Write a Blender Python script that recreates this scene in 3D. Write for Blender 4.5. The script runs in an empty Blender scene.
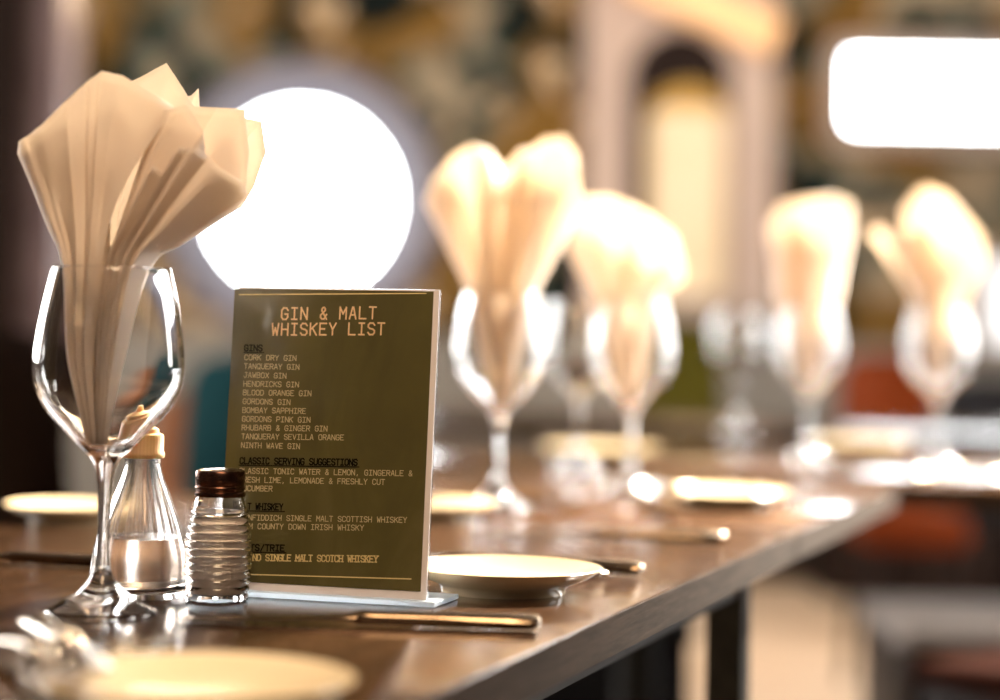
import bpy, bmesh, math, random
from mathutils import Vector, Matrix, noise as nz_
random.seed(7)
C = bpy.context.scene.collection
PI = math.pi
SC = bpy.context.scene
FPX = 2222.0; ZT = 0.75; H = 0.1885
ROLL = math.radians(1.1); PITCH = math.radians(4.0); HOR = 324.0

# ------------------------------------------------------------------ camera
cam_d = bpy.data.cameras.new('camera'); cam = bpy.data.objects.new('camera', cam_d); C.objects.link(cam)
SC.camera = cam
cam_d.sensor_width = 36; cam_d.lens = 36 * FPX / 1000
CAM = Vector((0, 0, ZT + H))
RM = Matrix.Rotation(PI / 2 + PITCH, 3, 'X') @ Matrix.Rotation(ROLL, 3, 'Z')
cam.matrix_world = Matrix.Translation(CAM) @ RM.to_4x4()
# lens shift so that the horizon falls on the photo's line
hd = RM.transposed() @ Vector((0, 1, 0))
SHX = 500 - (500 + FPX * hd.x / -hd.z)
SHY = HOR - (350 - FPX * hd.y / -hd.z)
cam_d.shift_x = -SHX / 1000; cam_d.shift_y = SHY / 1000
cam_d.clip_start = 0.02; cam_d.clip_end = 60
cam_d.dof.use_dof = True; cam_d.dof.focus_distance = 1.505; cam_d.dof.aperture_fstop = 2.15
cam_d.dof.aperture_blades = 0


def ray(px, py):
    return RM @ Vector(((px - SHX - 500) / FPX, -(py - SHY - 350) / FPX, -1.0))


def at(px, py, z=ZT):
    d = ray(px, py); return CAM + d * ((z - CAM.z) / d.z)


def atY(px, py, y):
    d = ray(px, py); return CAM + d * ((y - CAM.y) / d.y)


def on_plane(px, py, o, n):
    d = ray(px, py); return CAM + d * ((o - CAM).dot(n) / d.dot(n))


# ------------------------------------------------------------------ materials
def mat(name, col=(.8, .8, .8), rough=.5, metal=0, **kw):
    m = bpy.data.materials.new(name); m.use_nodes = True
    b = m.node_tree.nodes['Principled BSDF']
    b.inputs['Base Color'].default_value = (*col, 1)
    b.inputs['Roughness'].default_value = rough
    b.inputs['Metallic'].default_value = metal
    for k, v in kw.items():
        b.inputs[k.replace('_', ' ')].default_value = v
    return m


def N(m, t): return m.node_tree.nodes.new(t)
def L(m, a, b): m.node_tree.links.new(a, b)
def bsdf(m): return m.node_tree.nodes['Principled BSDF']


def ramp(m, stops, interp='LINEAR'):
    r = N(m, 'ShaderNodeValToRGB'); e = r.color_ramp.elements
    r.color_ramp.interpolation = interp
    while len(e) < len(stops): e.new(.5)
    for x, (p, c) in zip(e, stops): x.position = p; x.color = (*c, 1)
    return r


def noise(m, scale, detail=4, mapping=None, rough=.5, dist=0, coord='Object'):
    n = N(m, 'ShaderNodeTexNoise'); tc = N(m, 'ShaderNodeTexCoord')
    n.inputs['Scale'].default_value = scale; n.inputs['Detail'].default_value = detail
    n.inputs['Roughness'].default_value = rough; n.inputs['Distortion'].default_value = dist
    if mapping:
        mp = N(m, 'ShaderNodeMapping'); mp.inputs['Scale'].default_value = mapping
        L(m, tc.outputs[coord], mp.inputs['Vector']); L(m, mp.outputs['Vector'], n.inputs['Vector'])
    else: L(m, tc.outputs[coord], n.inputs['Vector'])
    return n


def bump(m, src, strength=.2, dist=.001):
    b = N(m, 'ShaderNodeBump'); b.inputs['Strength'].default_value = strength
    b.inputs['Distance'].default_value = dist
    L(m, src, b.inputs['Height']); L(m, b.outputs['Normal'], bsdf(m).inputs['Normal'])


def varied(name, c1, c2, scale, rough=.5, mapping=None, bs=0, bd=.001, **kw):
    m = mat(name, c1, rough, **kw)
    n = noise(m, scale, 5, mapping)
    r = ramp(m, [(.3, c1), (.7, c2)]); L(m, n.outputs['Fac'], r.inputs['Fac'])
    L(m, r.outputs['Color'], bsdf(m).inputs['Base Color'])
    if bs: bump(m, n.outputs['Fac'], bs, bd)
    return m


def emit(name, col, s):
    m = mat(name, (0, 0, 0), 1); b = bsdf(m)
    b.inputs['Emission Color'].default_value = (*col, 1); b.inputs['Emission Strength'].default_value = s
    return m


M = {}
def make_wood(name, c1, c2, rough):
    m = mat(name, c1, rough)
    n = noise(m, 26, 8, (9, .55, 9), .62, .6)
    f = noise(m, 150, 4, (6, .35, 6), .6)
    r = ramp(m, [(.28, c1), (.5, tuple((a + b) / 2 for a, b in zip(c1, c2))), (.72, c2)])
    L(m, n.outputs['Fac'], r.inputs['Fac']); L(m, r.outputs['Color'], bsdf(m).inputs['Base Color'])
    mr = N(m, 'ShaderNodeMapRange'); mr.inputs['To Min'].default_value = rough * .7; mr.inputs['To Max'].default_value = rough * 1.8
    L(m, f.outputs['Fac'], mr.inputs['Value']); L(m, mr.outputs['Result'], bsdf(m).inputs['Roughness'])
    bump(m, f.outputs['Fac'], .25, .00025)
    return m
M['wood'] = make_wood('dark_walnut', (.016, .008, .004), (.075, .034, .015), .1)
bsdf(M['wood']).inputs['Specular IOR Level'].default_value = .38
M['edge'] = make_wood('walnut_edge_band', (.014, .009, .0065), (.042, .028, .020), .75)
bsdf(M['edge']).inputs['Specular IOR Level'].default_value = .04
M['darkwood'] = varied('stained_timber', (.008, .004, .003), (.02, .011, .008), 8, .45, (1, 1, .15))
M['black'] = varied('black_powder_coat', (.006, .006, .006), (.012, .012, .011), 60, .5)
M['glass'] = mat('clear_glass', (1, 1, 1), 0, Transmission_Weight=1, IOR=1.5)
M['acrylic'] = mat('clear_acrylic', (.93, .97, 1), .03, Transmission_Weight=1, IOR=1.49)
M['frosted'] = mat('frosted_acrylic', (.80, .90, 1), .35, Transmission_Weight=.7, IOR=1.49)
M['cruet'] = mat('cloudy_cruet_glass', (1, .985, .97), .1, Transmission_Weight=1, IOR=1.5)
M['liquid'] = mat('pale_vinegar', (.93, .85, .78), .16, Transmission_Weight=1, IOR=1.34)
M['salt'] = varied('salt', (.95, .88, .82), (.84, .75, .68), 900, .7, None, .3, .0005)
M['cap'] = varied('cream_plastic', (.84, .54, .24), (.90, .60, .29), 20, .4)
M['cap'].node_tree.nodes['Principled BSDF'].inputs['Subsurface Weight'].default_value = .1
M['copper'] = varied('bronze_metal', (.10, .05, .035), (.16, .085, .06), 200, .25, metal=1)
M['steel'] = varied('cutlery_steel', (.27, .195, .125), (.36, .27, .18), 40, .2, metal=1)
M['porcelain'] = varied('cream_glaze', (.66, .50, .30), (.70, .54, .33), 3, .1)
M['paper'] = varied('menu_paper', (.78, .75, .77), (.84, .81, .83), 30, .35)
m = mat('menu_print', (.10, .085, .03), .3, Coat_Weight=.6, Coat_Roughness=.08)
n = noise(m, 22, 6, (1, 1, .45), .6, .8)
r = ramp(m, [(.3, (.075, .066, .024)), (.55, (.10, .089, .029)), (.8, (.135, .118, .048))])
L(m, n.outputs['Fac'], r.inputs['Fac']); L(m, r.outputs['Color'], bsdf(m).inputs['Base Color']); bump(m, n.outputs['Fac'], .25, .0008)
M['print'] = m
M['ink_title'] = mat('title_ink', (.84, .60, .34), .4)
M['ink_list'] = mat('list_ink', (.64, .55, .32), .4)
M['ink_dark'] = mat('heading_ink', (.004, .004, .003), .7, Specular_IOR_Level=.1)
M['ink_bold'] = mat('bold_ink', (.78, .64, .30), .4)

def make_cloth(name, col, tr):
    m = mat(name, col, .8)
    nt = m.node_tree; b = bsdf(m); out = nt.nodes['Material Output']
    n = noise(m, 900, 3); bump(m, n.outputs['Fac'], .12, .0004)
    t = N(m, 'ShaderNodeBsdfTranslucent'); t.inputs['Color'].default_value = (*[c ** 1.0 for c in tr], 1)
    mx = N(m, 'ShaderNodeMixShader'); mx.inputs['Fac'].default_value = .38
    L(m, b.outputs[0], mx.inputs[1]); L(m, t.outputs[0], mx.inputs[2]); L(m, mx.outputs[0], out.inputs['Surface'])
    return m
M['napkin'] = make_cloth('cream_napkin', (.84, .77, .71), (.92, .80, .64))

# wallpaper
m = mat('leaf_wallpaper', (.1, .1, .1), .75)
n1 = noise(m, 2.5, 3, None, .55, 1.0); n2 = noise(m, 2.7, 2, (1, 1, .8), .5, .8); n3 = noise(m, 3.3, 2, None, .5, 1.5)
r1 = ramp(m, [(.44, (.002, .004, .003)), (.50, (.007, .014, .011)), (.55, (.055, .07, .055)), (.63, (.20, .15, .095))])
r2 = ramp(m, [(.50, (0, 0, 0)), (.60, (1, 1, 1))])
r3 = ramp(m, [(.57, (0, 0, 0)), (.66, (1, 1, 1))])
L(m, n1.outputs['Fac'], r1.inputs['Fac']); L(m, n2.outputs['Fac'], r2.inputs['Fac']); L(m, n3.outputs['Fac'], r3.inputs['Fac'])
mx = N(m, 'ShaderNodeMix'); mx.data_type = 'RGBA'
L(m, r2.outputs['Color'], mx.inputs[0]); L(m, r1.outputs['Color'], mx.inputs[6]); mx.inputs[7].default_value = (.125, .065, .013, 1)
mx2 = N(m, 'ShaderNodeMix'); mx2.data_type = 'RGBA'
L(m, r3.outputs['Color'], mx2.inputs[0]); L(m, mx.outputs[2], mx2.inputs[6]); mx2.inputs[7].default_value = (.38, .27, .165, 1)
L(m, mx2.outputs[2], bsdf(m).inputs['Base Color'])
M['wallpaper'] = m
M['dado'] = varied('grey_panel_paint', (.14, .125, .108), (.175, .155, .13), 2, .5)
M['dadodark'] = varied('dark_panel_paint', (.035, .022, .016), (.06, .04, .03), 2, .5)
M['floor'] = varied('pale_oak_floor', (.50, .35, .23), (.58, .42, .28), 3, .45, (1, .2, 1))
M['ceil'] = varied('ceiling_paint', (.06, .045, .035), (.075, .055, .045), 2, .8)
M['plaster'] = varied('mauve_plaster', (.085, .055, .055), (.15, .105, .102), 5, .6)
M['cream'] = varied('cream_paint', (.36, .265, .215), (.41, .31, .25), 2, .5)
M['peach'] = varied('pale_pine', (.80, .46, .21), (.84, .50, .25), 4, .5)
M['ochre'] = varied('ochre_paint', (.36, .19, .02), (.46, .26, .04), 3, .5)
M['niche'] = varied('niche_cream', (.60, .46, .28), (.68, .53, .35), 3, .5)
M['mauve'] = varied('mauve_ledge', (.26, .19, .15), (.32, .24, .19), 3, .5)
M['framegrey'] = varied('blue_grey_frame', (.13, .135, .18), (.17, .17, .215), 3, .4)
M['framebrown'] = varied('brown_frame', (.10, .07, .06), (.13, .09, .08), 3, .4)
M['win'] = emit('daylight_pane', (.94, .98, 1.0), 22.0)
M['win2'] = emit('daylight_pane_soft', (1.0, .98, .96), 1.2)
M['sidefill'] = emit('side_fill_pane', (1.0, .97, .93), 13.0)  # glow of the added panes on the side walls
M['farfill'] = emit('far_fill_pane', (1.0, .98, .95), 24.0)


def fabric(name, c, k=1.5):
    return varied(name, c, tuple(min(1, x * k) for x in c), 30, .75, None, .2, .002, Sheen_Weight=0)
M['olive'] = fabric('olive_velvet', (.032, .026, .002))
M['red'] = fabric('rust_red_velvet', (.07, .011, .001))
M['teal'] = fabric('teal_velvet', (.002, .022, .026))
M['tan'] = fabric('tan_leather', (.12, .045, .016))
M['charcoal'] = fabric('charcoal_fabric', (.006, .0055, .006))
M['greyseat'] = fabric('grey_seat_fabric', (.17, .145, .13))
M['brownseat'] = fabric('red_brown_leather', (.022, .006, .003))


for k_, v_ in dict(olive=.06, red=.06, teal=.1, tan=.15, charcoal=.06, greyseat=.1, brownseat=.02, darkwood=.08, black=.1, plaster=.1, wallpaper=.08, dado=.15, cream=.15, floor=.2, menu=0).items():
    if k_ in M: bsdf(M[k_]).inputs['Specular IOR Level'].default_value = v_


# ------------------------------------------------------------------ helpers
def obj(name, bm, m, parent=None, smooth=True, mods=None, angle=40):
    me = bpy.data.meshes.new(name); bm.normal_update(); bm.to_mesh(me); bm.free()
    o = bpy.data.objects.new(name, me); C.objects.link(o)
    if m: me.materials.append(m)
    if smooth:
        for p in me.polygons: p.use_smooth = True
        try: me.set_sharp_from_angle(angle=math.radians(angle))
        except Exception: pass
    if parent: o.parent = parent
    return o


def tag(o, label, cat, group=None):
    o['label'] = label; o['category'] = cat
    if group: o['group'] = group
    return o


def thing(name, label, cat, loc=(0, 0, 0), rz=0, group=None):
    o = bpy.data.objects.new(name, None); C.objects.link(o); o.empty_display_size = .05
    o.location = loc; o.rotation_euler = (0, 0, rz)
    return tag(o, label, cat, group)


def struct(o):
    o['kind'] = 'structure'; return o


def copy_tree(o, parent=None):
    c = o.copy(); C.objects.link(c)
    if parent: c.parent = parent
    for ch in list(o.children): copy_tree(ch, c)
    return c


def add_box(bm, cx, cy, cz, sx, sy, sz, bev=0, seg=2, mtx=None, taper=None):
    ps = [(x, y, z) for x in (-.5, .5) for y in (-.5, .5) for z in (-.5, .5)]
    vs = []
    for x, y, z in ps:
        t = 1 if taper is None or z > 0 else taper
        v = Vector((cx + x * sx * t, cy + y * sy * t, cz + z * sz))
        vs.append(bm.verts.new(mtx @ v if mtx else v))
    fs = [bm.faces.new([vs[i] for i in f]) for f in ((0, 1, 3, 2), (4, 6, 7, 5), (0, 4, 5, 1), (2, 3, 7, 6), (0, 2, 6, 4), (1, 5, 7, 3))]
    if bev:
        es = {e for f in fs for e in f.edges}
        bmesh.ops.bevel(bm, geom=list(es), offset=bev, segments=seg, affect='EDGES', profile=.5)
    return bm


def box(*a, **k): return add_box(bmesh.new(), *a, **k)


def lathe(prof, seg=64, mod=None, close=False):
    bm = bmesh.new(); rings = []
    for r, z in prof:
        if r <= 1e-6: rings.append([bm.verts.new((0, 0, z))]); continue
        ring = []
        for i in range(seg):
            a = 2 * PI * i / seg; rr = r * (mod(a, z) if mod else 1)
            ring.append(bm.verts.new((rr * math.cos(a), rr * math.sin(a), z)))
        rings.append(ring)
    prs = list(zip(rings, rings[1:]))
    if close: prs.append((rings[-1], rings[0]))
    for a, b in prs:
        for i in range(seg):
            j = (i + 1) % seg
            if len(a) == 1 and len(b) == 1: continue
            if len(a) == 1: bm.faces.new((a[0], b[j], b[i]))
            elif len(b) == 1: bm.faces.new((a[i], a[j], b[0]))
            else: bm.faces.new((a[i], a[j], b[j], b[i]))
    bmesh.ops.recalc_face_normals(bm, faces=bm.faces)
    return bm


def spline(pts, n):
    """Catmull-Rom through pts, n samples per span."""
    P = [Vector(p) for p in pts]; P = [2 * P[0] - P[1]] + P + [2 * P[-1] - P[-2]]
    out = []
    for i in range(1, len(P) - 2):
        a, b, c, d = P[i - 1:i + 3]
        for k in range(n):
            t = k / n
            out.append(.5 * ((2 * b) + (c - a) * t + (2 * a - 5 * b + 4 * c - d) * t * t + (3 * b - a - 3 * c + d) * t ** 3))
    out.append(P[-2]); return out


def sp2(prof, n=4):
    return [(max(p.x, 0), p.y) for p in spline([(r, z, 0) for r, z in prof], n)]


def tube(bm, pts, r, seg=10):
    pts = [Vector(p) for p in pts]; rs = r if isinstance(r, (list, tuple)) else [r] * len(pts); rings = []
    for i, p in enumerate(pts):
        t = (pts[min(i + 1, len(pts) - 1)] - pts[max(i - 1, 0)]).normalized()
        s = t.cross(Vector((0, 0, 1)) if abs(t.z) < .95 else Vector((1, 0, 0))).normalized(); u = s.cross(t)
        rings.append([bm.verts.new(p + (s * math.cos(2 * PI * k / seg) + u * math.sin(2 * PI * k / seg)) * rs[i]) for k in range(seg)])
    for a, b in zip(rings, rings[1:]):
        for k in range(seg): bm.faces.new((a[k], a[(k + 1) % seg], b[(k + 1) % seg], b[k]))
    bm.faces.new(rings[0][::-1]); bm.faces.new(rings[-1])
    return bm


def prism(pts2, y0, y1):
    """outline in (x, z), extruded along y."""
    bm = bmesh.new()
    f = [bm.verts.new((x, y0, z)) for x, z in pts2]; b = [bm.verts.new((x, y1, z)) for x, z in pts2]
    n = len(pts2)
    bm.faces.new(f); bm.faces.new(b[::-1])
    for i in range(n): bm.faces.new((f[i], b[i], b[(i + 1) % n], f[(i + 1) % n]))
    bmesh.ops.recalc_face_normals(bm, faces=bm.faces)
    return bm


def ring_prism(outer, inner, y0, y1):
    """frame between two outlines with equal counts."""
    bm = bmesh.new(); n = len(outer)
    V = [[bm.verts.new((x, y, z)) for x, z in o] for o in (outer, inner) for y in (y0, y1)]
    of, ob, nf, nb = V
    for i in range(n):
        j = (i + 1) % n
        bm.faces.new((of[i], of[j], nf[j], nf[i])); bm.faces.new((ob[i], nb[i], nb[j], ob[j]))
        bm.faces.new((of[i], ob[i], ob[j], of[j])); bm.faces.new((nf[i], nf[j], nb[j], nb[i]))
    bmesh.ops.recalc_face_normals(bm, faces=bm.faces)
    return bm


def rrect(x0, x1, z0, z1, r, n=8):
    out = []
    for cx, cz, a0 in ((x1 - r, z1 - r, 0), (x0 + r, z1 - r, 90), (x0 + r, z0 + r, 180), (x1 - r, z0 + r, 270)):
        for k in range(n + 1):
            a = math.radians(a0 + 90 * k / n); out.append((cx + r * math.cos(a), cz + r * math.sin(a)))
    return out


def arch(cx, hw, z0, zs, n=24):
    """door-like outline: flat sill z0, springing zs, half round top."""
    return [(cx + hw, z0)] + [(cx + hw * math.cos(PI * k / n), zs + hw * math.sin(PI * k / n)) for k in range(n + 1)] + [(cx - hw, z0)]


# ------------------------------------------------------------------ room
YW = 8.5
KW = YW / FPX
def wx(px): return atY(px, HOR, YW).x
def wz(py, px=500): return atY(px, py, YW).z
def wp(px, py): return atY(px, py, YW)

struct(obj('floor', box(.5, 4.0, -.05, 9.4, 14, .1), M['floor'], smooth=False))
struct(obj('ceiling', box(.5, 4.0, 3.25, 9.4, 14, .1), M['ceil'], smooth=False))
struct(obj('wall_back', box(.5, YW + .1, 2.07, 9.4, .2, 2.36), M['wallpaper'], smooth=False))
struct(obj('trim_1', box(.5, YW + .08, .445, 9.4, .24, .89), M['dado'], smooth=False))
struct(obj('baseboard_back', box(.5, YW - .055, .065, 9.4, .03, .13, .004), M['darkwood'], smooth=False))
struct(obj('wall_left', box(-3.1, 4, 1.6, .2, 14, 3.2), M['dadodark'], smooth=False))
# right wall; both side walls carry added glowing panes lighting the glasses and napkins
struct(obj('wall_right', box(3.1, 4, 1.6, .2, 14, 3.2), M['dadodark'], smooth=False))
for i, (sd, yc) in enumerate(((1, 3.3), (1, 5.2), (-1, 3.6), (-1, 5.6))):
    w = struct(obj('window_%d' % (5 + i), box(sd * 2.98, yc, 1.75, .03, 1.1, 1.7), M['sidefill' if yc < 4.5 else 'farfill'], smooth=False))  # added fill pane framed as a window, none seen here
    fb = bmesh.new()
    for dy in (-.59, .59): add_box(fb, sd * 2.96, yc + dy, 1.75, .09, .08, 1.86)
    for dz in (-.89, .89): add_box(fb, sd * 2.96, yc, 1.75 + dz,   .09, 1.26, .08)
    obj('window_frame', fb, M['darkwood'], w, False)

# round window
p = wp(303, 201); R0 = 91 * KW; R1 = 128 * KW
w = obj('window_1', lathe([(0, 0), (R0, 0), (R0, .075), (0, .075)], 96), M['win'])
w.location = (p.x, YW - .005, p.z); w.rotation_euler = (PI / 2, 0, 0); struct(w)
obj('window_frame', lathe([(R0, -.005), (R0, .07), (R0 + .004, .078), (R1 - .03, .10), (R1, .10), (R1 + .012, .09), (R1 + .012, -.005)], 96), M['framegrey'], w)
obj('window_surround', lathe([(R1 + .012, -.02), (R1 + .012, .05), (R1 + .055, .05), (R1 + .06, .04), (R1 + .06, -.02)], 96), M['framebrown'], w)
# rectangular window upper right
a = wp(845, 59); b = wp(1085, 133)
w = struct(obj('window_2', prism(rrect(a.x, b.x, b.z, a.z, .03), YW - .06, YW - .03), M['win'], smooth=False))
obj('window_frame', ring_prism(rrect(a.x - .05, b.x + .05, b.z - .05, a.z + .05, .06), rrect(a.x, b.x, b.z, a.z, .03), YW - .12, YW), M['mauve'], w, False)
obj('window_trim', ring_prism(rrect(a.x - .075, b.x + .075, b.z - .075, a.z + .075, .06), rrect(a.x - .05, b.x + .05, b.z - .05, a.z + .05, .06), YW - .08, YW), M['cream'], w, False)
# narrow window behind the column
a = wp(-30, 34); b = wp(76, 150)
w = struct(obj('window_3', box((a.x + b.x) / 2, YW - .02, (a.z + b.z) / 2, b.x - a.x, .03, a.z - b.z), M['win2'], smooth=False))
obj('window_frame', ring_prism(rrect(a.x - .04, b.x + .015, b.z - .04, a.z + .08, .005), rrect(a.x, b.x, b.z, a.z, .005), YW - .08, YW), M['mauve'], w, False)
# low window at right border
a = wp(984, 262); b = wp(1085, 346)
w = struct(obj('window_4', box((a.x + b.x) / 2, YW - .02, (a.z + b.z) / 2, b.x - a.x, .03, a.z - b.z), M['win2'], smooth=False))
obj('window_frame', ring_prism(rrect(a.x - .04, b.x + .04, b.z - .04, a.z + .04, .005), rrect(a.x, b.x, b.z, a.z, .005), YW - .08, YW), M['mauve'], w, False)

# arched niche
a = wp(581, 300); b = wp(771, 300)
zt = wz(-70); cx = (wp(628, 150).x + wp(728, 150).x) / 2; hw = 51 * KW; zs = wz(82, 680); z0 = wz(296, 680)
ar = arch(cx, hw, z0, zs)
nn = len(ar)
outer = []
for k in range(nn):                       # outline with the same count as the arch
    if k == 0: outer.append((b.x, z0 - .03))
    elif k == nn - 1: outer.append((a.x, z0 - .03))
    else:
        t = (k - 1) / (nn - 3); ang = PI * t; c, s = math.cos(ang), math.sin(ang)
        hx = (b.x - cx) if c > 0 else (cx - a.x); hz = zt - zs
        q = min(hx / max(abs(c), 1e-6), hz / max(s, 1e-6)); outer.append((cx + q * c, zs + q * s))
niche = thing('arched_wall_niche', 'tall cream arched niche panel on the papered back wall', 'niche', (0, 0, 0))
obj('surround', ring_prism(outer, ar, YW - .10, YW - .005), M['cream'], niche, False)
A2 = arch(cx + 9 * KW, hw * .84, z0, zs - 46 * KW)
obj('soffit_shade_band', ring_prism(ar, A2, YW - .07, YW - .004), M['darkwood'], niche, False)  # shade under the arch soffit, built as a flat dark band
obj('ochre_panel', prism(A2, YW - .04, YW - .004), M['ochre'], niche, False)
xa, xb, zb = wp(650, 150).x, wp(724, 150).x, wz(112, 690)
obj('back_panel', prism(rrect(xa, xb, z0, zb, .05), YW - .06, YW - .03), M['niche'], niche, False)
obj('ledge', box((a.x + b.x) / 2, YW - .09, z0 - .045, b.x - a.x + .03, .18, .07, .006), M['mauve'], niche, False)
p1 = wp(628, -22); p2 = wp(772, 44)
an = math.atan2(p2.z - p1.z, p2.x - p1.x)
mt = Matrix.Translation(((p1.x + p2.x) / 2, YW - .16, (p1.z + p2.z) / 2)) @ Matrix.Rotation(-an, 4, 'Y')
struct(obj('trim_2', box(0, 0, 0, (p2 - p1).length, .10, 38 * KW, .006, mtx=mt), M['peach'], smooth=False))

# column on the left
YC = 5.0
a = atY(-60, 300, YC); b = atY(13, 300, YC); c = atY(51, 300, YC)
col = struct(obj('trim_3', box((a.x + b.x) / 2, YC + .1, 1.6, b.x - a.x, .22, 3.2, .008), M['darkwood'], smooth=False))
obj('pilaster_face', box((b.x + c.x) / 2, YC + .12, 1.6, c.x - b.x, .2, 3.2, .006), M['plaster'], col, False)

# ------------------------------------------------------------------ tables
E0 = at(434, 697); E1 = at(897, 487)
dv = (E1 - E0); dv.z = 0; dv.normalize(); nv = Vector((dv.y, -dv.x, 0))
RZ = math.atan2(dv.y, dv.x) - PI / 2          # rotation of the table frame (local y = dv)
def uv(p): q = p - E0; return q.dot(nv), q.dot(dv)
def P(u, v, z=ZT): q = E0 + nv * u + dv * v; return Vector((q.x, q.y, z))
VS = uv(at(808, 533))[1]; VE = uv(E1)[1]; US = uv(at(30, 521))[0]
WT = max(.68, min(.8, -US))


def table(u0, u1, v0, v1, label, legs=True, px_=0):
    c = P((u0 + u1) / 2, (v0 + v1) / 2, 0)
    t = thing('dining_table', label, 'table', c, RZ, 'dark wood dining tables')
    sx, sy = u1 - u0, v1 - v0
    top = obj('tabletop', box(0, 0, ZT - .013, sx - .004, sy - .004, .026, .0012, 2), M['wood'], t)
    eb = ring_prism(rrect(-sx / 2, sx / 2, -sy / 2, sy / 2, .003, 3), rrect(-sx / 2 + .0018, sx / 2 - .0018, -sy / 2 + .0018, sy / 2 - .0018, .002, 3), ZT - .0258, ZT - .0006)
    for v in eb.verts: v.co = Vector((v.co.x, v.co.z, v.co.y))
    bmesh.ops.recalc_face_normals(eb, faces=eb.faces)
    obj('edge_band', eb, M['edge'], t, False)
    if not legs:
        pc_ = obj('pedestal', lathe([(0, .01), (.03, .01), (.03, ZT - .04), (.12, ZT - .03), (.12, ZT - .0265), (0, ZT - .0265)], 32), M['black'], t)
        pb_ = lathe([(0, 0), (.22, 0), (.225, .004), (.22, .010), (.06, .02), (.03, .028), (0, .028)], 48)
        pf_ = obj('foot_plate', pb_, M['black'], t); pc_.location.x = pf_.location.x = px_; return t
    for sxx in (-1, 1):
        for syy in (-1, 1):
            obj('leg', box(sxx * (sx / 2 - .055), syy * (sy / 2 - .04), (ZT - .026) / 2, .035, .035, ZT - .026, .002), M['black'], t, False)
    fb = bmesh.new()
    for s in (-1, 1):
        add_box(fb, 0, s * (sy / 2 - .03), ZT - .041, sx - .15, .02, .03)
        add_box(fb, s * (sx / 2 - .055), 0, ZT - .041, .02, sy - .10, .03)
    obj('under_frame', fb, M['black'], t, False)
    return t


table(-WT, 0, -.75, VS - .002, 'long dark walnut table carrying the green menu card')
table(-WT, 0, VS + .002, VE, 'dark walnut table butted to the far end of the menu table', False, -.16)
table(-.85, 1.0, VE + .045, VE + .745, 'dark table across the far end with two tall napkin glasses', False, -.5)
table(-1.5, .7, VE + 1.35, VE + 2.0, 'dark table farthest back beyond the row of napkin glasses', False, -.6)

# ------------------------------------------------------------------ glassware
K = .22 / 345
def pp(l): return [(r * K, z * K) for r, z in l]
foot_prof = [(0, 0.5), (40, 0.5), (55, 0), (56, 1.5), (55.5, 3)] + [(42, 10), (28, 18), (18, 27), (11, 37), (8, 47)]
stem_prof = [(8, 47), (6.6, 62), (6.2, 85), (6.8, 110), (8.5, 132), (12, 148), (17, 156)]
bowl_out = [(17, 156), (26, 164), (42, 180), (58, 197), (70, 216), (75.5, 236), (75, 262), (70.5, 295), (65, 322), (60, 343.5)]
bowl_in = [(59, 345), (57.8, 343.5), (62.8, 322), (68.3, 295), (72.8, 262), (73.2, 237), (67.6, 218), (55.5, 200), (39, 183.5), (22, 168), (9, 161), (0, 159.5)]


def wine_glass(loc, label, group='stemmed wine glasses'):
    t = thing('wine_glass', label, 'glass', loc, 0, group)
    obj('foot', lathe(pp([foot_prof[0], foot_prof[1], foot_prof[2], foot_prof[3]]) + sp2(pp(foot_prof[4:]), 5), 72), M['glass'], t, angle=70)
    obj('stem', lathe(sp2(pp(stem_prof), 5), 48), M['glass'], t, angle=80)
    obj('bowl', lathe(sp2(pp(bowl_out), 6) + sp2(pp(bowl_in), 5), 96), M['glass'], t, angle=80)
    return t


def fold_layers(layers, yb, kd, neck, bot, nv_=10, amp=1.2, seed=1, squeeze=.22):
    """layers: lists of ridges (neck x, neck depth, top x, top y, top depth[, mid x, mid y, mid depth]) in photo pixels;
    lofted with soft curves along each ridge and crisp folds between ridges."""
    rnd = random.Random(seed); bm = bmesh.new()
    for Ly in layers:
        rows = []
        for rg in Ly:
            nx, nd, tx, ty, td = rg[:5]
            ncx = bot[2]
            b0 = (bot[0] + (nx - ncx) * squeeze, bot[1], nd * squeeze)
            b1 = (bot[0] + (nx - ncx) * (squeeze + .42), bot[1] * .52 + neck * .48, nd * .62)
            pts = [b0, b1, (nx, neck, nd)]
            if len(rg) > 5: pts.append(rg[5:8])
            else:
                q = .42; pts.append((nx + (tx - nx) * (q - .03), neck + (ty - neck) * q, nd + (td - nd) * (q + .12)))
            pts.append((tx, ty, td))
            rows.append(spline(pts, nv_))
        # subdivide across: two extra columns between ridges with a small bulge
        cols = []
        for i in range(len(rows)):
            cols.append(rows[i])
            if i + 1 < len(rows):
                for t in (.33, .67):
                    bul = rnd.uniform(-1.5, 2.2) * amp
                    cols.append([a.lerp(b, t) + Vector((0, 0, bul * (k / len(rows[i])) * 4 * t * (1 - t) * 1.0)) for k, (a, b) in enumerate(zip(rows[i], rows[i + 1]))])
        V = []
        for c in cols:
            vv = []
            for k, p in enumerate(c):
                w = atY(p.x, p.y, yb)
                f = (yb - p.z * kd) / yb
                g = nz_.noise(Vector((p.x / 34 + seed, p.y / 46, p.z / 40))) * min(1, k / (2.2 * nv_)) * 4.5
                vv.append(bm.verts.new((w.x, yb - (p.z + g) * kd, w.z)))
            V.append(vv)
        for a, b in zip(V, V[1:]):
            for k in range(len(a) - 1): bm.faces.new((a[k], b[k], b[k + 1], a[k + 1]))
    return bm


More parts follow.
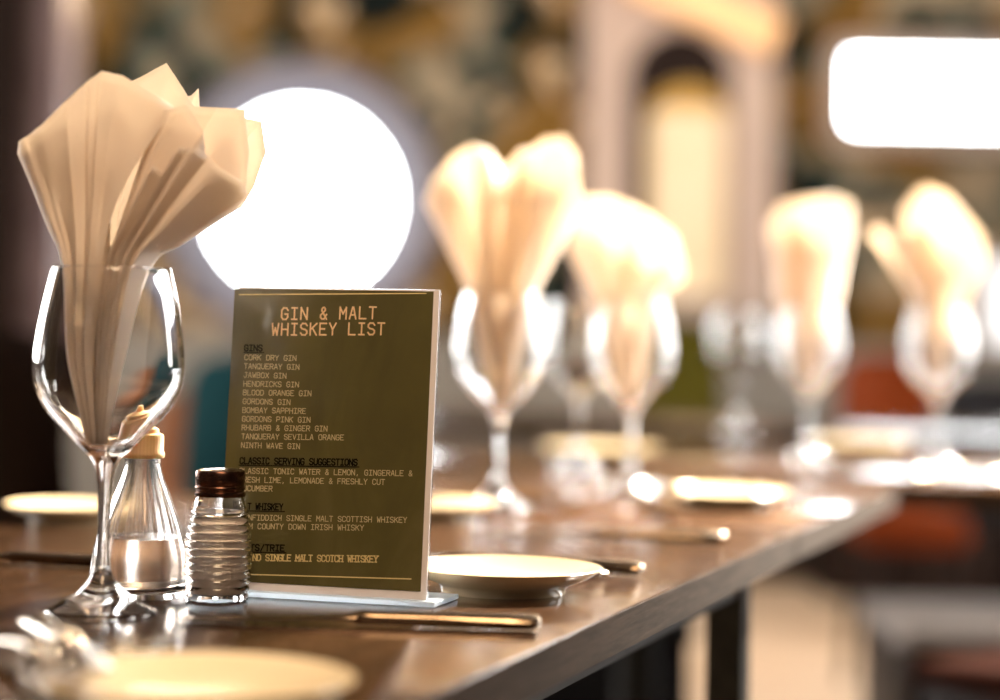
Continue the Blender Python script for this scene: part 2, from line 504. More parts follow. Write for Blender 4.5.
def napkin(layers, base, neck, bot, label, seed=1, squeeze=.22):
    kd = base.y / FPX
    bm = fold_layers(layers, base.y, kd, neck, bot, seed=seed, squeeze=squeeze)
    bmesh.ops.translate(bm, verts=bm.verts, vec=-Vector(base))
    o = obj('folded_napkin', bm, M['napkin'], angle=28)
    o.location = base
    s = o.modifiers.new('thick', 'SOLIDIFY'); s.thickness = .0007; s.offset = 0
    return tag(o, label, 'napkin', 'fanned napkins standing in wine glasses')


g1 = at(101, 613)
wine_glass(g1, 'nearest stemmed wine glass, beside the vinegar bottle, holding a cream napkin')
near_layers = [
    [(63, -18, 22, 150, -14), (70, -30, 60, 118, -34), (80, -38, 105, 82, -36)],
    [(80, -35, 104, 84, -30), (92, -42, 125, 78, -36), (104, -46, 160, 58, -44), (114, -42, 177, 84, -44), (122, -36, 193, 110, -36)],
    [(108, -36, 178, 92, -52), (112, -44, 184, 90, -56), (115, -42, 191, 83, -55), (118, -42, 193, 104, -50)],
    [(130, -30, 240, 114, -40), (140, -34, 257, 117, -42), (146, -28, 263, 150, -34), (148, -18, 252, 184, -28), (146, -8, 240, 206, -18)],
    [(116, -8, 182, 105, -10), (126, -20, 215, 106, -18), (134, -24, 243, 108, -10), (140, -16, 249, 150, 0), (146, -8, 247, 186, 8)],
    [(108, 4, 153, 126, 0), (113, 24, 168, 113, 20), (117, 30, 190, 107, 24), (121, 36, 208, 134, 34), (123, 24, 208, 156, 26), (126, 16, 214, 170, 14)],
    [(111, 30, 158, 172, 44), (115, 42, 163, 170, 58), (118, 34, 172, 178, 44), (122, 44, 188, 152, 60), (127, 36, 194, 154, 48), (130, 42, 204, 150, 54), (134, 32, 214, 160, 40), (138, 36, 226, 172, 46), (143, 24, 246, 184, 26), (147, 12, 249, 196, 14), (150, -2, 238, 207, -2)],
    [(62, -4, 17, 153, -4), (65, 14, 22, 143, 14), (70, 30, 31, 138, 20), (77, 24, 48, 128, 34), (84, 40, 74, 105, 44), (91, 34, 92, 86, 34), (97, 46, 108, 75, 36), (102, 40, 128, 79, 30), (107, 34, 176, 108, 16, 128, 195, 42), (110, 10, 156, 124, -4, 116, 190, 6)],
]
napkin(near_layers, g1, 268, (97, 444, 108), 'large sharp cream napkin fanned out of the nearest wine glass', 3)

g2 = at(497, 508)
wine_glass(g2, 'wine glass just behind the menu card, in the middle of the photo')
mid_layers = [
    [(468, -10, 426, 200, -8), (472, -26, 432, 178, -18), (482, -34, 452, 160, -22), (492, -26, 472, 145, -18), (500, -34, 500, 160, -24)],
    [(500, -34, 512, 165, -24), (512, -30, 540, 142, -24), (524, -30, 562, 134, -22), (534, -20, 577, 152, -14), (538, -10, 577, 180, -4)],
    [(467, 0, 424, 202, 4), (472, 20, 432, 184, 20), (480, 14, 452, 158, 18), (486, 28, 472, 147, 30), (492, 20, 490, 152, 20), (497, 2, 500, 172, 0)],
    [(497, 4, 503, 172, 2), (503, 26, 520, 152, 26), (509, 14, 532, 150, 14), (514, 30, 545, 140, 30), (522, 28, 566, 140, 22), (530, 16, 576, 165, 14), (536, 6, 580, 195, 6), (538, -6, 572, 225, -6)],
]
napkin(mid_layers, g2, 291, (501, 405, 502), 'two-lobed cream napkin in the wine glass just behind the menu card', 5)

g3 = at(630, 494)
wine_glass(g3, 'second wine glass behind the menu, its napkin drooping to the right')
lay3 = [
    [(590, -10, 576, 215, -10), (600, -26, 584, 196, -20), (618, -30, 612, 196, -22), (636, -28, 648, 212, -20), (650, -18, 676, 236, -12), (660, -8, 684, 268, -4)],
    [(588, 0, 566, 250, 6), (594, 18, 578, 208, 16), (606, 10, 600, 198, 10), (616, 26, 622, 203, 26), (630, 18, 644, 216, 16), (640, 28, 662, 232, 26), (652, 14, 680, 256, 12), (662, 0, 684, 280, 0)],
]
napkin(lay3, g3, 296, (628, 398, 626), 'broad cream napkin leaning right in the second glass behind the menu', 8)

g4 = at(577, 470)
wine_glass(g4, 'empty wine glass half hidden between the two middle napkins')

g5 = at(808, 461)
wine_glass(g5, 'wine glass with an upright napkin on the far cross table')
lay5 = [
    [(778, -8, 770, 225, -8), (790, -22, 784, 205, -18), (808, -24, 812, 198, -18), (826, -18, 840, 198, -12), (836, -6, 850, 215, -4)],
    [(776, 0, 772, 245, 4), (784, 14, 780, 214, 12), (796, 8, 800, 202, 8), (808, 20, 818, 199, 20), (820, 12, 834, 200, 12), (830, 14, 848, 206, 10), (838, 0, 850, 232, 0)],
]
napkin(lay5, g5, 296, (808, 385, 808), 'upright pale napkin in the glass left of the rust-red chair', 11)

g6 = at(938, 468)
wine_glass(g6, 'rightmost wine glass on the far cross table, holding a split napkin')
lay6 = [
    [(914, -6, 872, 232, -6), (920, 10, 880, 228, 8), (926, 4, 893, 240, 4), (930, 12, 906, 252, 8), (934, 2, 912, 258, 0)],
    [(922, -20, 906, 210, -16), (936, -24, 922, 190, -18), (950, -20, 950, 204, -14), (962, -8, 980, 242, -6)],
    [(920, 4, 900, 236, 6), (926, 18, 908, 206, 16), (936, 10, 922, 188, 10), (946, 20, 940, 195, 18), (954, 12, 962, 218, 10), (962, 8, 978, 236, 8), (966, 0, 984, 262, 0)],
]
napkin(lay6, g6, 298, (938, 385, 940), 'split pale napkin with a side flap in the rightmost glass', 13)

wine_glass(at(736, 433), 'empty wine glass on the farthest table, between the olive chair and the upright napkin')

# ------------------------------------------------------------------ vinegar bottle
kb = 1.505 / FPX
b0 = at(139, 595)
bt = thing('vinegar_bottle', 'small conical vinegar bottle with cream plastic cap, half full', 'bottle', b0)
def bp(l): return [(r * kb, z * kb) for r, z in l]
flute = lambda a, z: 1 + .035 * (abs(math.sin(a * 6)) - .5) * max(0, min(1, (z / kb - 40) / 25)) * max(0, min(1, (132 - z / kb) / 25))
bo = sp2(bp([(47, 3), (49.5, 12), (49.5, 28), (47, 45), (42, 62), (35, 82), (27, 102), (20.5, 119), (18, 130), (18, 139)]), 5)
bi = sp2(bp([(16, 139), (16, 130), (18.4, 119), (24.8, 102), (32.8, 82), (39.6, 62), (44.4, 45), (46.8, 28), (46.6, 14), (42, 8)]), 5)
obj('body', lathe([(0, .0008), (40 * kb, .0004), (45 * kb, 0)] + bo + bi + [(0, 7 * kb)], 96, flute), M['cruet'], bt, angle=60)
obj('liquid', lathe(bp([(0, 7.4), (41.6, 8.4)]) + sp2(bp([(46.2, 14), (46.4, 28), (44.0, 45), (40.6, 58)]), 5) + bp([(0, 58)]), 72), M['liquid'], bt, angle=50)
rib = lambda a, z: 1 + .008 * math.sin(a * 36)
capo = obj('cap', lathe(bp([(0, 141), (17, 138), (20.6, 137), (21.4, 138.5), (21.4, 142), (20.2, 143.5), (20.2, 158), (19.4, 160.5), (16, 162), (0, 162)]), 144, rib), M['cap'], bt)
obj('nozzle', lathe(bp([(15.5, 162), (15, 166), (11, 168), (5, 170), (3, 177), (0, 177)]), 32), M['cap'], capo)

# ------------------------------------------------------------------ salt shaker
ks = 1.485 / FPX
s0 = at(217, 600.5)
st = thing('salt_shaker', 'ribbed glass salt shaker with bronze metal lid in front of the menu', 'shaker', s0)
pr = [(28, 0), (31, 1.5), (31.5, 5)]
nr = 11
for i in range(nr):
    z = 8 + i * 7.6; t = i / (nr - 1)
    rb = 31 + 2.2 * math.sin(PI * min(1, t * 1.15)) - 3.0 * max(0, t - .72) / .28
    pr += [(rb - 1.0, z), (rb + .7, z + 2), (rb + 1.0, z + 3.8), (rb + .7, z + 5.6), (rb - 1.0, z + 7.6)]
pr += [(26, 96), (25, 100), (23.5, 103), (23.5, 110)]
inn = [(21.5, 110), (21.5, 103), (23, 98), (25.5, 90)] + [(28.6, 80), (30.2, 60), (30.2, 30), (29.4, 10), (26, 6), (0, 5)]
def sp(l): return [(r * ks, z * ks) for r, z in l]
obj('jar', lathe([(0, .0006)] + sp(pr) + sp(inn), 80), M['glass'], st, angle=50)
sal = [(0, 5.6), (25.8, 6.5), (28.4, 10.4), (29.9, 30), (29.9, 60), (28.2, 80), (26.6, 86), (20, 87.5), (8, 86), (0, 87)]
obj('salt', lathe(sp(sal), 64), M['salt'], st)
lid = obj('lid', lathe(sp([(21, 104), (25.4, 104), (25.8, 105.5), (25.4, 108), (24.2, 109), (24.2, 110.2), (25.2, 111.5), (25.2, 113.5), (24.4, 114.5), (25, 116), (25.2, 127), (24, 129.6), (20, 130.8), (0, 131.4)]), 72), M['copper'], st)

# ------------------------------------------------------------------ menu card
bl = at(222, 594.5); YAW = math.radians(24)
br_ = at(428.5, 606.5)
ux = Vector((math.cos(YAW), -math.sin(YAW), 0))
br_d = br_ - bl
ux = Vector((br_d.x, br_d.y, 0)).normalized()
LEAN = math.radians(4)
back = Vector((-ux.y, ux.x, 0))
uz = (Vector((0, 0, 1)) * math.cos(LEAN) + back * math.sin(LEAN)).normalized()
nn_ = ux.cross(uz)                         # towards the camera
O = Vector((bl.x, bl.y, ZT + .004))
def muv(px, py):
    q = on_plane(px, py, O, nn_) - O; return q.dot(ux), q.dot(uz)
MW = muv(425.8, 600)[0]; MHt = (muv(232, 291)[1] + muv(437, 286)[1]) / 2
0 and print('MENU size', MW, MHt, 'angle', math.degrees(math.atan2(-ux.y, ux.x)), 'TL', muv(232, 291), 'TR', muv(437, 286), 'BR', muv(428, 601))
mw = Matrix((ux, -nn_, uz)).transposed().to_4x4(); mw.translation = O
menu = bpy.data.objects.new('menu_card', None); C.objects.link(menu); menu.matrix_world = mw
tag(menu, 'upright olive green gin and whiskey menu card in a clear stand', 'menu')
HT = MHt
obj('sheet', box(MW / 2, .0012, HT / 2, MW, .0012, HT, .0002, 1), M['paper'], menu, False)
obj('sleeve', box(MW / 2, .0027, HT / 2, MW + .0008, .0010, HT + .0012, .0003, 2), M['acrylic'], menu, False)
pl_, pt = muv(233, 291)[0] + .0012, HT - .0010
q = muv(424, 594)
obj('printed_panel', box((pl_ + MW - .0040) / 2, .0004, (pt + .0054) / 2, MW - .0040 - pl_, .0004, pt - .0054), M['print'], menu, False)
# clear foot of the stand (level on the table)
mi = Matrix.Rotation(LEAN, 4, 'X')
foot = obj('stand_foot', box(MW / 2 + .002, .018, -.0018, MW + .014, .052, .0035, .0008, 2), M['frosted'], menu, False)
foot.matrix_local = Matrix.Rotation(LEAN, 4, 'X')

# stroke letters on a 4 x 6 grid
FONT = {
 'A': [[(0, 0), (1.7, 6), (2.3, 6), (4, 0)], [(.7, 2), (3.3, 2)]],
 'B': [[(0, 0), (0, 6), (3, 6), (3.8, 5.2), (3.8, 4), (3, 3.2), (0, 3.2)], [(3, 3.2), (4, 2.4), (4, .8), (3.2, 0), (0, 0)]],
 'C': [[(4, 4.8), (3, 6), (1, 6), (0, 4.8), (0, 1.2), (1, 0), (3, 0), (4, 1.2)]],
 'D': [[(0, 0), (0, 6), (2.6, 6), (4, 4.6), (4, 1.4), (2.6, 0), (0, 0)]],
 'E': [[(4, 6), (0, 6), (0, 0), (4, 0)], [(0, 3.1), (3, 3.1)]],
 'F': [[(4, 6), (0, 6), (0, 0)], [(0, 3.1), (3, 3.1)]],
 'G': [[(4, 4.8), (3, 6), (1, 6), (0, 4.8), (0, 1.2), (1, 0), (3, 0), (4, 1.2), (4, 2.8), (2.2, 2.8)]],
 'H': [[(0, 0), (0, 6)], [(4, 0), (4, 6)], [(0, 3), (4, 3)]],
 'I': [[(.4, 6), (3.6, 6)], [(2, 6), (2, 0)], [(.4, 0), (3.6, 0)]],
 'J': [[(1.4, 6), (4, 6)], [(3.2, 6), (3.2, 1.2), (2.2, 0), (1, 0), (0, 1.2)]],
 'K': [[(0, 0), (0, 6)], [(4, 6), (0, 2.6)], [(1.3, 3.6), (4, 0)]],
 'L': [[(0, 6), (0, 0), (4, 0)]],
 'M': [[(0, 0), (0, 6), (2, 2.6), (4, 6), (4, 0)]],
 'N': [[(0, 0), (0, 6), (4, 0), (4, 6)]],
 'O': [[(1, 0), (0, 1.2), (0, 4.8), (1, 6), (3, 6), (4, 4.8), (4, 1.2), (3, 0), (1, 0)]],
 'P': [[(0, 0), (0, 6), (3, 6), (4, 5.2), (4, 3.6), (3, 2.7), (0, 2.7)]],
 'Q': [[(1, 0), (0, 1.2), (0, 4.8), (1, 6), (3, 6), (4, 4.8), (4, 1.2), (3, 0), (1, 0)], [(2.4, 1.6), (4, -.5)]],
 'R': [[(0, 0), (0, 6), (3, 6), (4, 5.2), (4, 3.8), (3, 3), (0, 3)], [(2, 3), (4, 0)]],
 'S': [[(4, 5), (3, 6), (1, 6), (0, 5), (0, 4), (1, 3.2), (3, 2.8), (4, 2), (4, 1), (3, 0), (1, 0), (0, 1)]],
 'T': [[(0, 6), (4, 6)], [(2, 6), (2, 0)]],
 'U': [[(0, 6), (0, 1.2), (1, 0), (3, 0), (4, 1.2), (4, 6)]],
 'V': [[(0, 6), (2, 0), (4, 6)]],
 'W': [[(0, 6), (.8, 0), (2, 3.8), (3.2, 0), (4, 6)]],
 'X': [[(0, 0), (4, 6)], [(0, 6), (4, 0)]],
 'Y': [[(0, 6), (2, 2.8), (4, 6)], [(2, 2.8), (2, 0)]],
 '&': [[(4, 0), (.9, 4.4), (.9, 5.3), (1.6, 6), (2.4, 6), (3, 5.3), (3, 4.5), (.2, 2), (.2, .9), (1.1, 0), (2.4, 0), (4, 2.4)]],
 ',': [[(2, .6), (1.5, -1)]], '.': [[(1.8, .1), (2.2, .1)]], '/': [[(.4, -.4), (3.6, 6.2)]],
}
SERIF = {'H': [(0, 0), (0, 6), (4, 0), (4, 6)], 'I': [], 'L': [(0, 6)], 'A': [(0, 0), (4, 0)], 'N': [(0, 0), (4, 6)], 'M': [(0, 0), (4, 0)], 'T': [(2, 0)],
         'K': [(0, 0), (0, 6), (4, 0), (4, 6)], 'W': [(0, 6), (4, 6)], 'Y': [(0, 6), (4, 6), (2, 0)], 'E': [], 'S': [], 'D': [], 'G': [], 'C': [], 'O': []}


def strip(bm, pts, w, y):
    """flat ribbon along a polyline in (x, z), slightly in front of the print."""
    for (a, b) in zip(pts, pts[1:]):
        a = Vector(a); b = Vector(b); t = (b - a)
        if t.length < 1e-9: continue
        t.normalize(); n = Vector((-t.y, t.x)) * w / 2; a2 = a - t * w / 2; b2 = b + t * w / 2
        bm.faces.new([bm.verts.new((p.x, y, p.y)) for p in (a2 - n, b2 - n, b2 + n, a2 + n)])


def write(bm, text, left, right, cap_px, wt=.8, serif=False, pitch=5.6):
    """text between two photo points on its baseline (lower left, lower right)."""
    (x0, z0), (x1, z1) = muv(*left), muv(*right)
    h = cap_px * .000677
    n = len(text); units = (n - 1) * pitch + 4
    sx = (x1 - x0) / units; sz = h / 6
    for i, ch in enumerate(text):
        if ch == ' ': continue
        bx = x0 + i * pitch * sx; bz = z0 + (z1 - z0) * (i / max(1, n - 1))
        f = lambda p: (bx + p[0] * sx, bz + p[1] * sz)
        for st_ in FONT.get(ch, []): strip(bm, [f(p) for p in st_], wt * sz, -.0001)
        if serif:
            for p in SERIF.get(ch, []): strip(bm, [f((p[0] - .9, p[1])), f((p[0] + .9, p[1]))], wt * sz, -.0001)


bm = bmesh.new()
write(bm, 'GIN & MALT', (281.5, 319.3), (375.5, 318.6), 11.6, .85, False, 6.3)
write(bm, 'WHISKEY LIST', (272, 335), (384, 334.6), 11.6, .85, False, 6.2)
obj('title_lettering', bm, M['ink_title'], menu, False)['label'] = 'peach coloured title lettering'
bm = bmesh.new()
cw = 5.62
rows = ['CORK DRY GIN', 'TANQUERAY GIN', 'JAWBOX GIN', 'HENDRICKS GIN', 'BLOOD ORANGE GIN', 'GORDONS GIN', 'BOMBAY SAPPHIRE', 'GORDONS PINK GIN', 'RHUBARB & GINGER GIN', 'TANQUERAY SEVILLA ORANGE', 'NINTH WAVE GIN']
ends = [296, 299, 286, 298.5, 311, 290, 305.5, 310, 327, 343.5, 299.5]
for i, (t, e) in enumerate(zip(rows, ends)):
    y = 359.8 + i * 8.78; x = 244.6 - i * .33
    write(bm, t, (x, y), (e, y + .9 + i * .04), 5.1, .85, False)
write(bm, 'CLASSIC TONIC WATER & LEMON, GINGERALE &', (239.5, 473.2), (412, 476), 5.1, .85)
write(bm, 'FRESH LIME, LEMONADE & FRESHLY CUT', (239.3, 482), (384.5, 484.6), 5.1, .85)
write(bm, 'CUCUMBER', (239, 490.6), (272, 491.3), 5.1, .85)
write(bm, 'GLENFIDDICH SINGLE MALT SCOTTISH WHISKEY', (236, 519.8), (406.5, 522.6), 5.1, .85)
write(bm, 'FROM COUNTY DOWN IRISH WHISKY', (236, 528.5), (363.5, 530.4), 5.1, .85)
obj('list_lettering', bm, M['ink_list'], menu, False)['label'] = 'small khaki list lettering'
def heading(t, l, r_):
    bm = bmesh.new()
    write(bm, t, l, r_, 6, 1.25)
    strip(bm, [muv(l[0] - 1, l[1] + 1.6), muv(r_[0] + 2, r_[1] + 1.6)], .0006, -.0001)
    obj('heading_lettering', bm, M['ink_dark'], menu, False)['label'] = 'dark underlined heading lettering'
heading('GINS', (244.5, 350.8), (262, 351)); heading('CLASSIC SERVING SUGGESTIONS', (240, 463.6), (357, 465.4))
heading('MALT WHISKEY', (236, 509), (282.5, 510)); heading('MALTS/TRIE', (235.5, 550.2), (284, 551.2))
bm = bmesh.new()
write(bm, 'ISLAND SINGLE MALT SCOTCH WHISKEY', (236, 560.2), (377.5, 562.2), 6, 1.15, True, 5.2)
obj('bold_lettering', bm, M['ink_bold'], menu, False)['label'] = 'pale gold bold line of lettering'
for a, b, w in (((239.5, 294.6), (426, 293.4), .0007), ((249.5, 574.4), (411, 579), .0008)):
    bm = bmesh.new(); strip(bm, [muv(*a), muv(*b)], w, -.0001)
    obj('ruled_line', bm, M['ink_bold'], menu, False)['label'] = 'thin pale gold ruled line'

# ------------------------------------------------------------------ plates and cutlery
def plate(loc, label, r=.07, h=.018, sc=1):
    f = r * .62
    prof = [(0, .0035), (f * .86, .0035), (f * .9, 0), (f, 0), (f * 1.02, .004), (f * 1.12, .0065), (r * .86, h * .62), (r * .985, h * .93), (r, h), (r * .985, h * 1.03), (r * .86, h * .80), (f * 1.1, .0095), (f * .9, .0075), (0, .007)]
    o = obj('side_plate', lathe(prof, 96), M['porcelain'], angle=50)
    o.location = loc
    return tag(o, label, 'plate', 'cream side plates')


pa = at(197, 676, ZT + .016); pa.z = ZT
plate(pa, 'nearest cream side plate at the front edge of the photo', .077, .016)
pb = at(504, 566, ZT + .018); pb.z = ZT
plate(pb, 'cream side plate beside the right edge of the menu card', .07, .018)
pc = at(424, 518); plate(pc, 'cream side plate partly hidden behind the menu card', .07, .016)
pd = at(72, 521); plate(pd, 'pale side plate behind the nearest wine glass and vinegar bottle', .062, .016)
pe = at(725, 490, ZT + .018); pe.z = ZT; plate(pe, 'cream side plate with cutlery leaning on it on the second table', .068, .018)
plate(at(600, 459), 'pale side plate beyond the middle wine glasses', .085, .018)
plate(at(860, 452), 'pale side plate on the cross table near the upright napkin', .085, .018)


def align(o, a, b, roll=0):
    """local +x from a to b."""
    a = Vector(a); b = Vector(b); x = (b - a).normalized(); y = Vector((0, 0, 1)).cross(x).normalized(); z = x.cross(y)
    mw = Matrix((x, y, z)).transposed().to_4x4(); mw.translation = a; o.matrix_world = mw


def flatloft(secs, seg=12):
    """sections (x, half width, half thick, z, yoff)."""
    bm = bmesh.new(); rings = []
    for x, w, t, z, yo in secs:
        rings.append([bm.verts.new((x, yo + w * math.cos(2 * PI * k / seg), z + t * math.sin(2 * PI * k / seg))) for k in range(seg)])
    for a, b in zip(rings, rings[1:]):
        for k in range(seg): bm.faces.new((a[k], b[k], b[(k + 1) % seg], a[(k + 1) % seg]))
    bm.faces.new(rings[0]); bm.faces.new(rings[-1][::-1])
    bmesh.ops.recalc_face_normals(bm, faces=bm.faces); return bm


def knife(a, b, label):
    """blade tip at a, handle end towards b, 0.225 m long."""
    t = thing('table_knife', label, 'knife', (0, 0, 0), 0, 'steel table knives')
    bl_ = [(0, .001, .0006, .0015, -.004), (.004, .0055, .0009, .0018, -.002), (.012, .009, .0011, .002, 0), (.04, .0105, .0013, .003, 0), (.085, .0098, .0015, .0045, 0), (.104, .007, .0020, .005, 0), (.112, .0048, .0035, .005, 0)]
    obj('blade', flatloft(bl_, 14), M['steel'], t)
    hd_ = [(.110, .0042, .0036, .005, 0), (.116, .0062, .0046, .005, 0), (.122, .0055, .0042, .005, 0), (.16, .0072, .0046, .005, 0), (.20, .0092, .0048, .005, 0), (.219, .0098, .0048, .005, 0), (.2245, .0075, .0036, .005, 0), (.226, .003, .0015, .005, 0)]
    obj('handle', flatloft(hd_, 14), M['steel'], t)
    align(t, a, b); return t


def fork(a, b, label):
    """tines at a, handle end towards b."""
    t = thing('table_fork', label, 'fork', (0, 0, 0), 0, 'steel table forks')
    bm = bmesh.new()
    for k in range(4):
        y = (k - 1.5) * .0062
        tube(bm, [(0, y, .008), (.02, y, .004), (.045, y, .003), (.052, y * .9, .004)], [.0007, .0014, .0017, .0019], 8)
    obj('tines', bm, M['steel'], t)
    hd_ = [(.048, .0118, .0012, .004, 0), (.058, .0125, .0014, .0055, 0), (.070, .009, .0016, .008, 0), (.080, .004, .0018, .010, 0), (.10, .0030, .0022, .011, 0), (.14, .0038, .0024, .0085, 0), (.18, .0078, .0022, .005, 0), (.198, .0092, .0020, .0035, 0), (.204, .006, .0016, .003, 0), (.206, .002, .001, .003, 0)]
    obj('handle', flatloft(hd_, 14), M['steel'], t)
    align(t, a, b); return t




Z1 = ZT + .0006
knife(at(178, 621, Z1), at(542, 630, Z1), 'table knife lying across the front of the menu card')
# pair propped on the rim of the nearest plate
def prop(px0, py0, px1, py1, plc, kind, label, hz=.0235):
    e = at(px1, py1, ZT + hz); s = at(px0, py0, ZT + .002)
    return kind(e + (s - e) * (-.0), s, label) if kind is fork else kind(e, s, label)
knife(at(96, 674, ZT + .0185), at(-6, 602, ZT + .001), 'knife propped on the rim of the nearest plate, on its wine glass side')
fork(at(62, 692, ZT + .014), at(-40, 618, ZT + .001), 'fork beside the propped knife at the nearest plate, cut by the picture edge')
knife(at(-120, 556, Z1), at(83, 567, Z1), 'knife lying left of the nearest wine glass')
def from_end(kind, end, dirpx, ln, label):
    e = at(*end, Z1); q = at(*dirpx, Z1); v = (q - e).normalized(); kind(e + v * ln, e, label)
from_end(fork, (607, 577), (480, 570), .206, 'fork with its handle end just right of the plate by the menu')
from_end(knife, (643, 575), (520, 566), .226, 'knife whose handle reaches farthest right behind the plate by the menu')
from_end(knife, (727, 543), (600, 540), .226, 'knife lying near the table joint with its gold lit handle pointing right')
knife(at(684, 499, ZT + .0205), at(598, 462, ZT + .001), 'knife propped on the plate of the second table')
fork(at(655, 506, ZT + .0035), at(575, 478, ZT + .001), 'fork lying beside the propped knife on the second table')
from_end(fork, (985, 478), (1080, 474), .206, 'fork lying on the cross table under the rightmost glass')
from_end(knife, (915, 478), (1000, 470), .226, 'knife lying on the cross table nearest its front edge')


# ------------------------------------------------------------------ chairs
def chair(loc, face, m, label, w=.44, top=.88, backw=None, curved=.06):
    """upholstered dining chair; local -y is its front."""
    t = thing('dining_chair', label, 'chair', (loc[0], loc[1], 0), face, 'upholstered dining chairs')
    bw = backw or w
    obj('seat', box(0, 0, .44, w, .44, .09, .03, 4), m, t)
    bm = bmesh.new(); nx, nz = 12, 10; F = []; Bk = []
    for s, arr in ((0, F), (.055, Bk)):
        for i in range(nx + 1):
            x = (i / nx - .5); col_ = []
            for j in range(nz + 1):
                z = j / nz
                ww = bw * (1 - .10 * z) * (1 - .16 * max(0, z - .8) / .2)
                y = .18 - curved * (2 * abs(x)) ** 2 + .09 * z + s
                zz = .46 + (top - .46) * z - (.02 * (2 * abs(x)) ** 3 if z > .9 else 0)
                col_.append(bm.verts.new((x * ww, y, zz)))
            arr.append(col_)
    for arr, rev in ((F, False), (Bk, True)):
        for i in range(nx):
            for j in range(nz):
                f = (arr[i][j], arr[i + 1][j], arr[i + 1][j + 1], arr[i][j + 1]); bm.faces.new(f[::-1] if rev else f)
    for i in range(nx):
        bm.faces.new((F[i][0], Bk[i][0], Bk[i + 1][0], F[i + 1][0])); bm.faces.new((F[i][nz], F[i + 1][nz], Bk[i + 1][nz], Bk[i][nz]))
    for j in range(nz):
        bm.faces.new((F[0][j], F[0][j + 1], Bk[0][j + 1], Bk[0][j])); bm.faces.new((F[nx][j], Bk[nx][j], Bk[nx][j + 1], F[nx][j + 1]))
    bmesh.ops.recalc_face_normals(bm, faces=bm.faces)
    obj('backrest', bm, m, t, angle=60)
    for sx in (-1, 1):
        for sy in (-1, 1):
            bm = bmesh.new()
            tube(bm, [(sx * (w / 2 - .05), sy * .17, .41), (sx * (w / 2 - .02), sy * .20, 0)], [.018, .011], 12)
            obj('leg', bm, M['darkwood'], t)
    return t


def xy(px, D): q = atY(px, HOR, D); return (q.x, q.y)
FACE = RZ
chair(xy(682, 7.2), 0, M['olive'], 'olive green velvet chair below the arched niche', .34, .955, .34, .02)
chair(xy(903, 5.8), 0, M['red'], 'rust red velvet chair behind the cross table', .27, .875, .27, .03)
chair(xy(1012, 6.6), 0, M['charcoal'], 'black chair at the right picture border, behind the cross table', .36, .80, .36)
chair(xy(275, 5.05), .15, M['teal'], 'dark teal velvet chair seen beside the menu card', .44, .86, .42)
chair(xy(196, 5.8), 0, M['tan'], 'tan leather chair behind the vinegar bottle', .30, .745, .28)
chair(xy(-40, 3.4), .3, M['darkwood'], 'dark brown chair behind the nearest wine glass, at the picture edge', .42, .92, .40)

a = atY(822, HOR, 7.95)
bn = thing('wall_bench', 'dark timber wall bench under the wallpaper, behind the cross table', 'bench', (a.x + 1.0, 8.1, 0))
obj('base', box(0, 0, .2, 2.0, .5, .40, .005), M['darkwood'], bn)
obj('seat_pad', box(0, 0, .44, 2.0, .52, .08, .02, 3), M['charcoal'], bn)

# low stools at the lower right
def stool(loc, rz, mt, mb, label, w, d, h):
    t = thing('upholstered_stool', label, 'stool', (loc[0], loc[1], 0), rz)
    obj('seat_pad', box(0, 0, h - .018, w, d, .036, .012, 3), mt, t)
    obj('base', box(0, 0, (h - .036 + .03) / 2, w - .02, d - .02, h - .066, .006), mb, t)
    for sx in (-1, 1):
        for sy in (-1, 1): obj('foot', box(sx * (w / 2 - .06), sy * (d / 2 - .06), .03, .04, .04, .06, .003), M['black'], t)
    return t


q = at(868, 622, .46)
stool((q.x + .36, q.y + .25), 0, M['greyseat'], M['darkwood'], 'low dark box stool with pale grey seat pad on the pale floor', .6, .5, .445)
q = at(1010, 668, .46)
stool((q.x + .22, q.y + .02), .65, M['brownseat'], M['darkwood'], 'red brown leather stool cut by the lower right picture corner', .5, .5, .46)
q = at(640, 622, .46)
stool((q.x - .22, q.y + .2), 0, M['charcoal'], M['charcoal'], 'charcoal box stool seen under the edge of the menu table', .62, .44, .46)

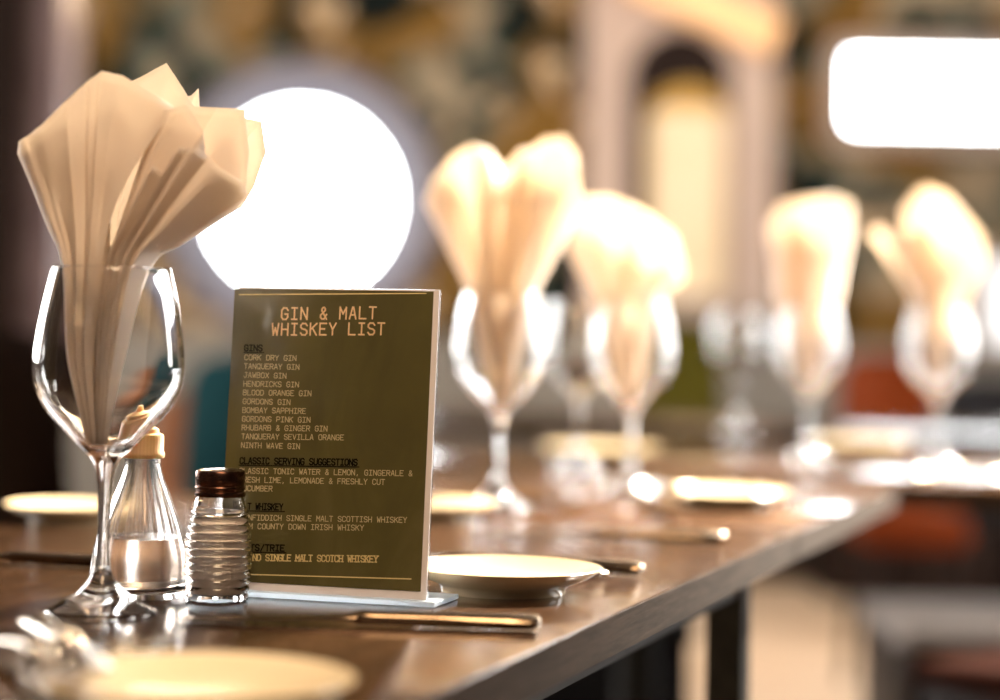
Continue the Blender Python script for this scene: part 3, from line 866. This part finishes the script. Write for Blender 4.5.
# ------------------------------------------------------------------ light
def lamp(name, typ, loc, energy, col, size=.3, rot=None, spot=None):
    d = bpy.data.lights.new(name, typ); d.energy = energy; d.color = col
    if typ == 'AREA': d.shape = 'DISK'; d.size = size
    else: d.shadow_soft_size = size
    if spot: d.spot_size = math.radians(spot); d.spot_blend = .6
    o = bpy.data.objects.new(name, d); C.objects.link(o); o.location = loc
    if rot: o.rotation_euler = rot
    return o


WARM = (1, .70, .44)
lamp('pendant_light_near', 'POINT', (-.10, .62, 1.95), 38, WARM, .28)
lamp('pendant_light_front', 'POINT', (.2, .3, 2.0), 11, WARM, .28)
def hang(px, py, D, e, c, r): q = atY(px, py, D); lamp('pendant_light', 'POINT', q, e, c, r)
hang(167, -45, 5.5, 30, (1, .74, .45), .06)
hang(930, -190, 3.6, 14, (1, .80, .55), .06)
def spot(name, loc, aim, e, ang, c=(1, .92, .78), r=.3):
    v = Vector(aim) - Vector(loc)
    lamp(name, 'SPOT', loc, e, c, r, v.to_track_quat('-Z', 'Y').to_euler(), ang)
spot('napkin_fill_middle', (1.3, 4.3, 2.9), (.08, 2.28, .92), 3300, 22)  # added fill spot without a fitting, brightens the middle napkins
spot('napkin_fill_far', (2.2, 4.6, 2.9), (.62, 2.85, .88), 6600, 26)  # added likewise, whitens the napkins on the cross table
for px, e in ((130, 8), (670, 34), (960, 10)):  # added fill spots, unseen, lifting the back wall and niche
    q = atY(px, HOR, 7.3); spot('wall_fill', (q.x, 7.0, 3.1), (q.x, YW, 1.4), e, 70, (1, .78, .55), .05)
spot('floor_fill', (1.2, 5.9, 3.1), (1.0, 6.8, 0), 150, 44, (1, .78, .55))  # unseen fill spot added to brighten the floor

wd = bpy.data.worlds.new('room_air'); SC.world = wd; wd.use_nodes = True
wd.node_tree.nodes['Background'].inputs['Color'].default_value = (1, .86, .72, 1)
wd.node_tree.nodes['Background'].inputs['Strength'].default_value = .04

vs = SC.view_settings
vs.view_transform = 'Standard'; vs.look = 'None'; vs.gamma = 1; vs.use_curve_mapping = False; vs.exposure = .5
SC.cycles.use_denoising = True
SC.cycles.max_bounces = 16; SC.cycles.transmission_bounces = 14; SC.cycles.transparent_max_bounces = 16
SC.cycles.sample_clamp_indirect = 12; SC.cycles.blur_glossy = .2
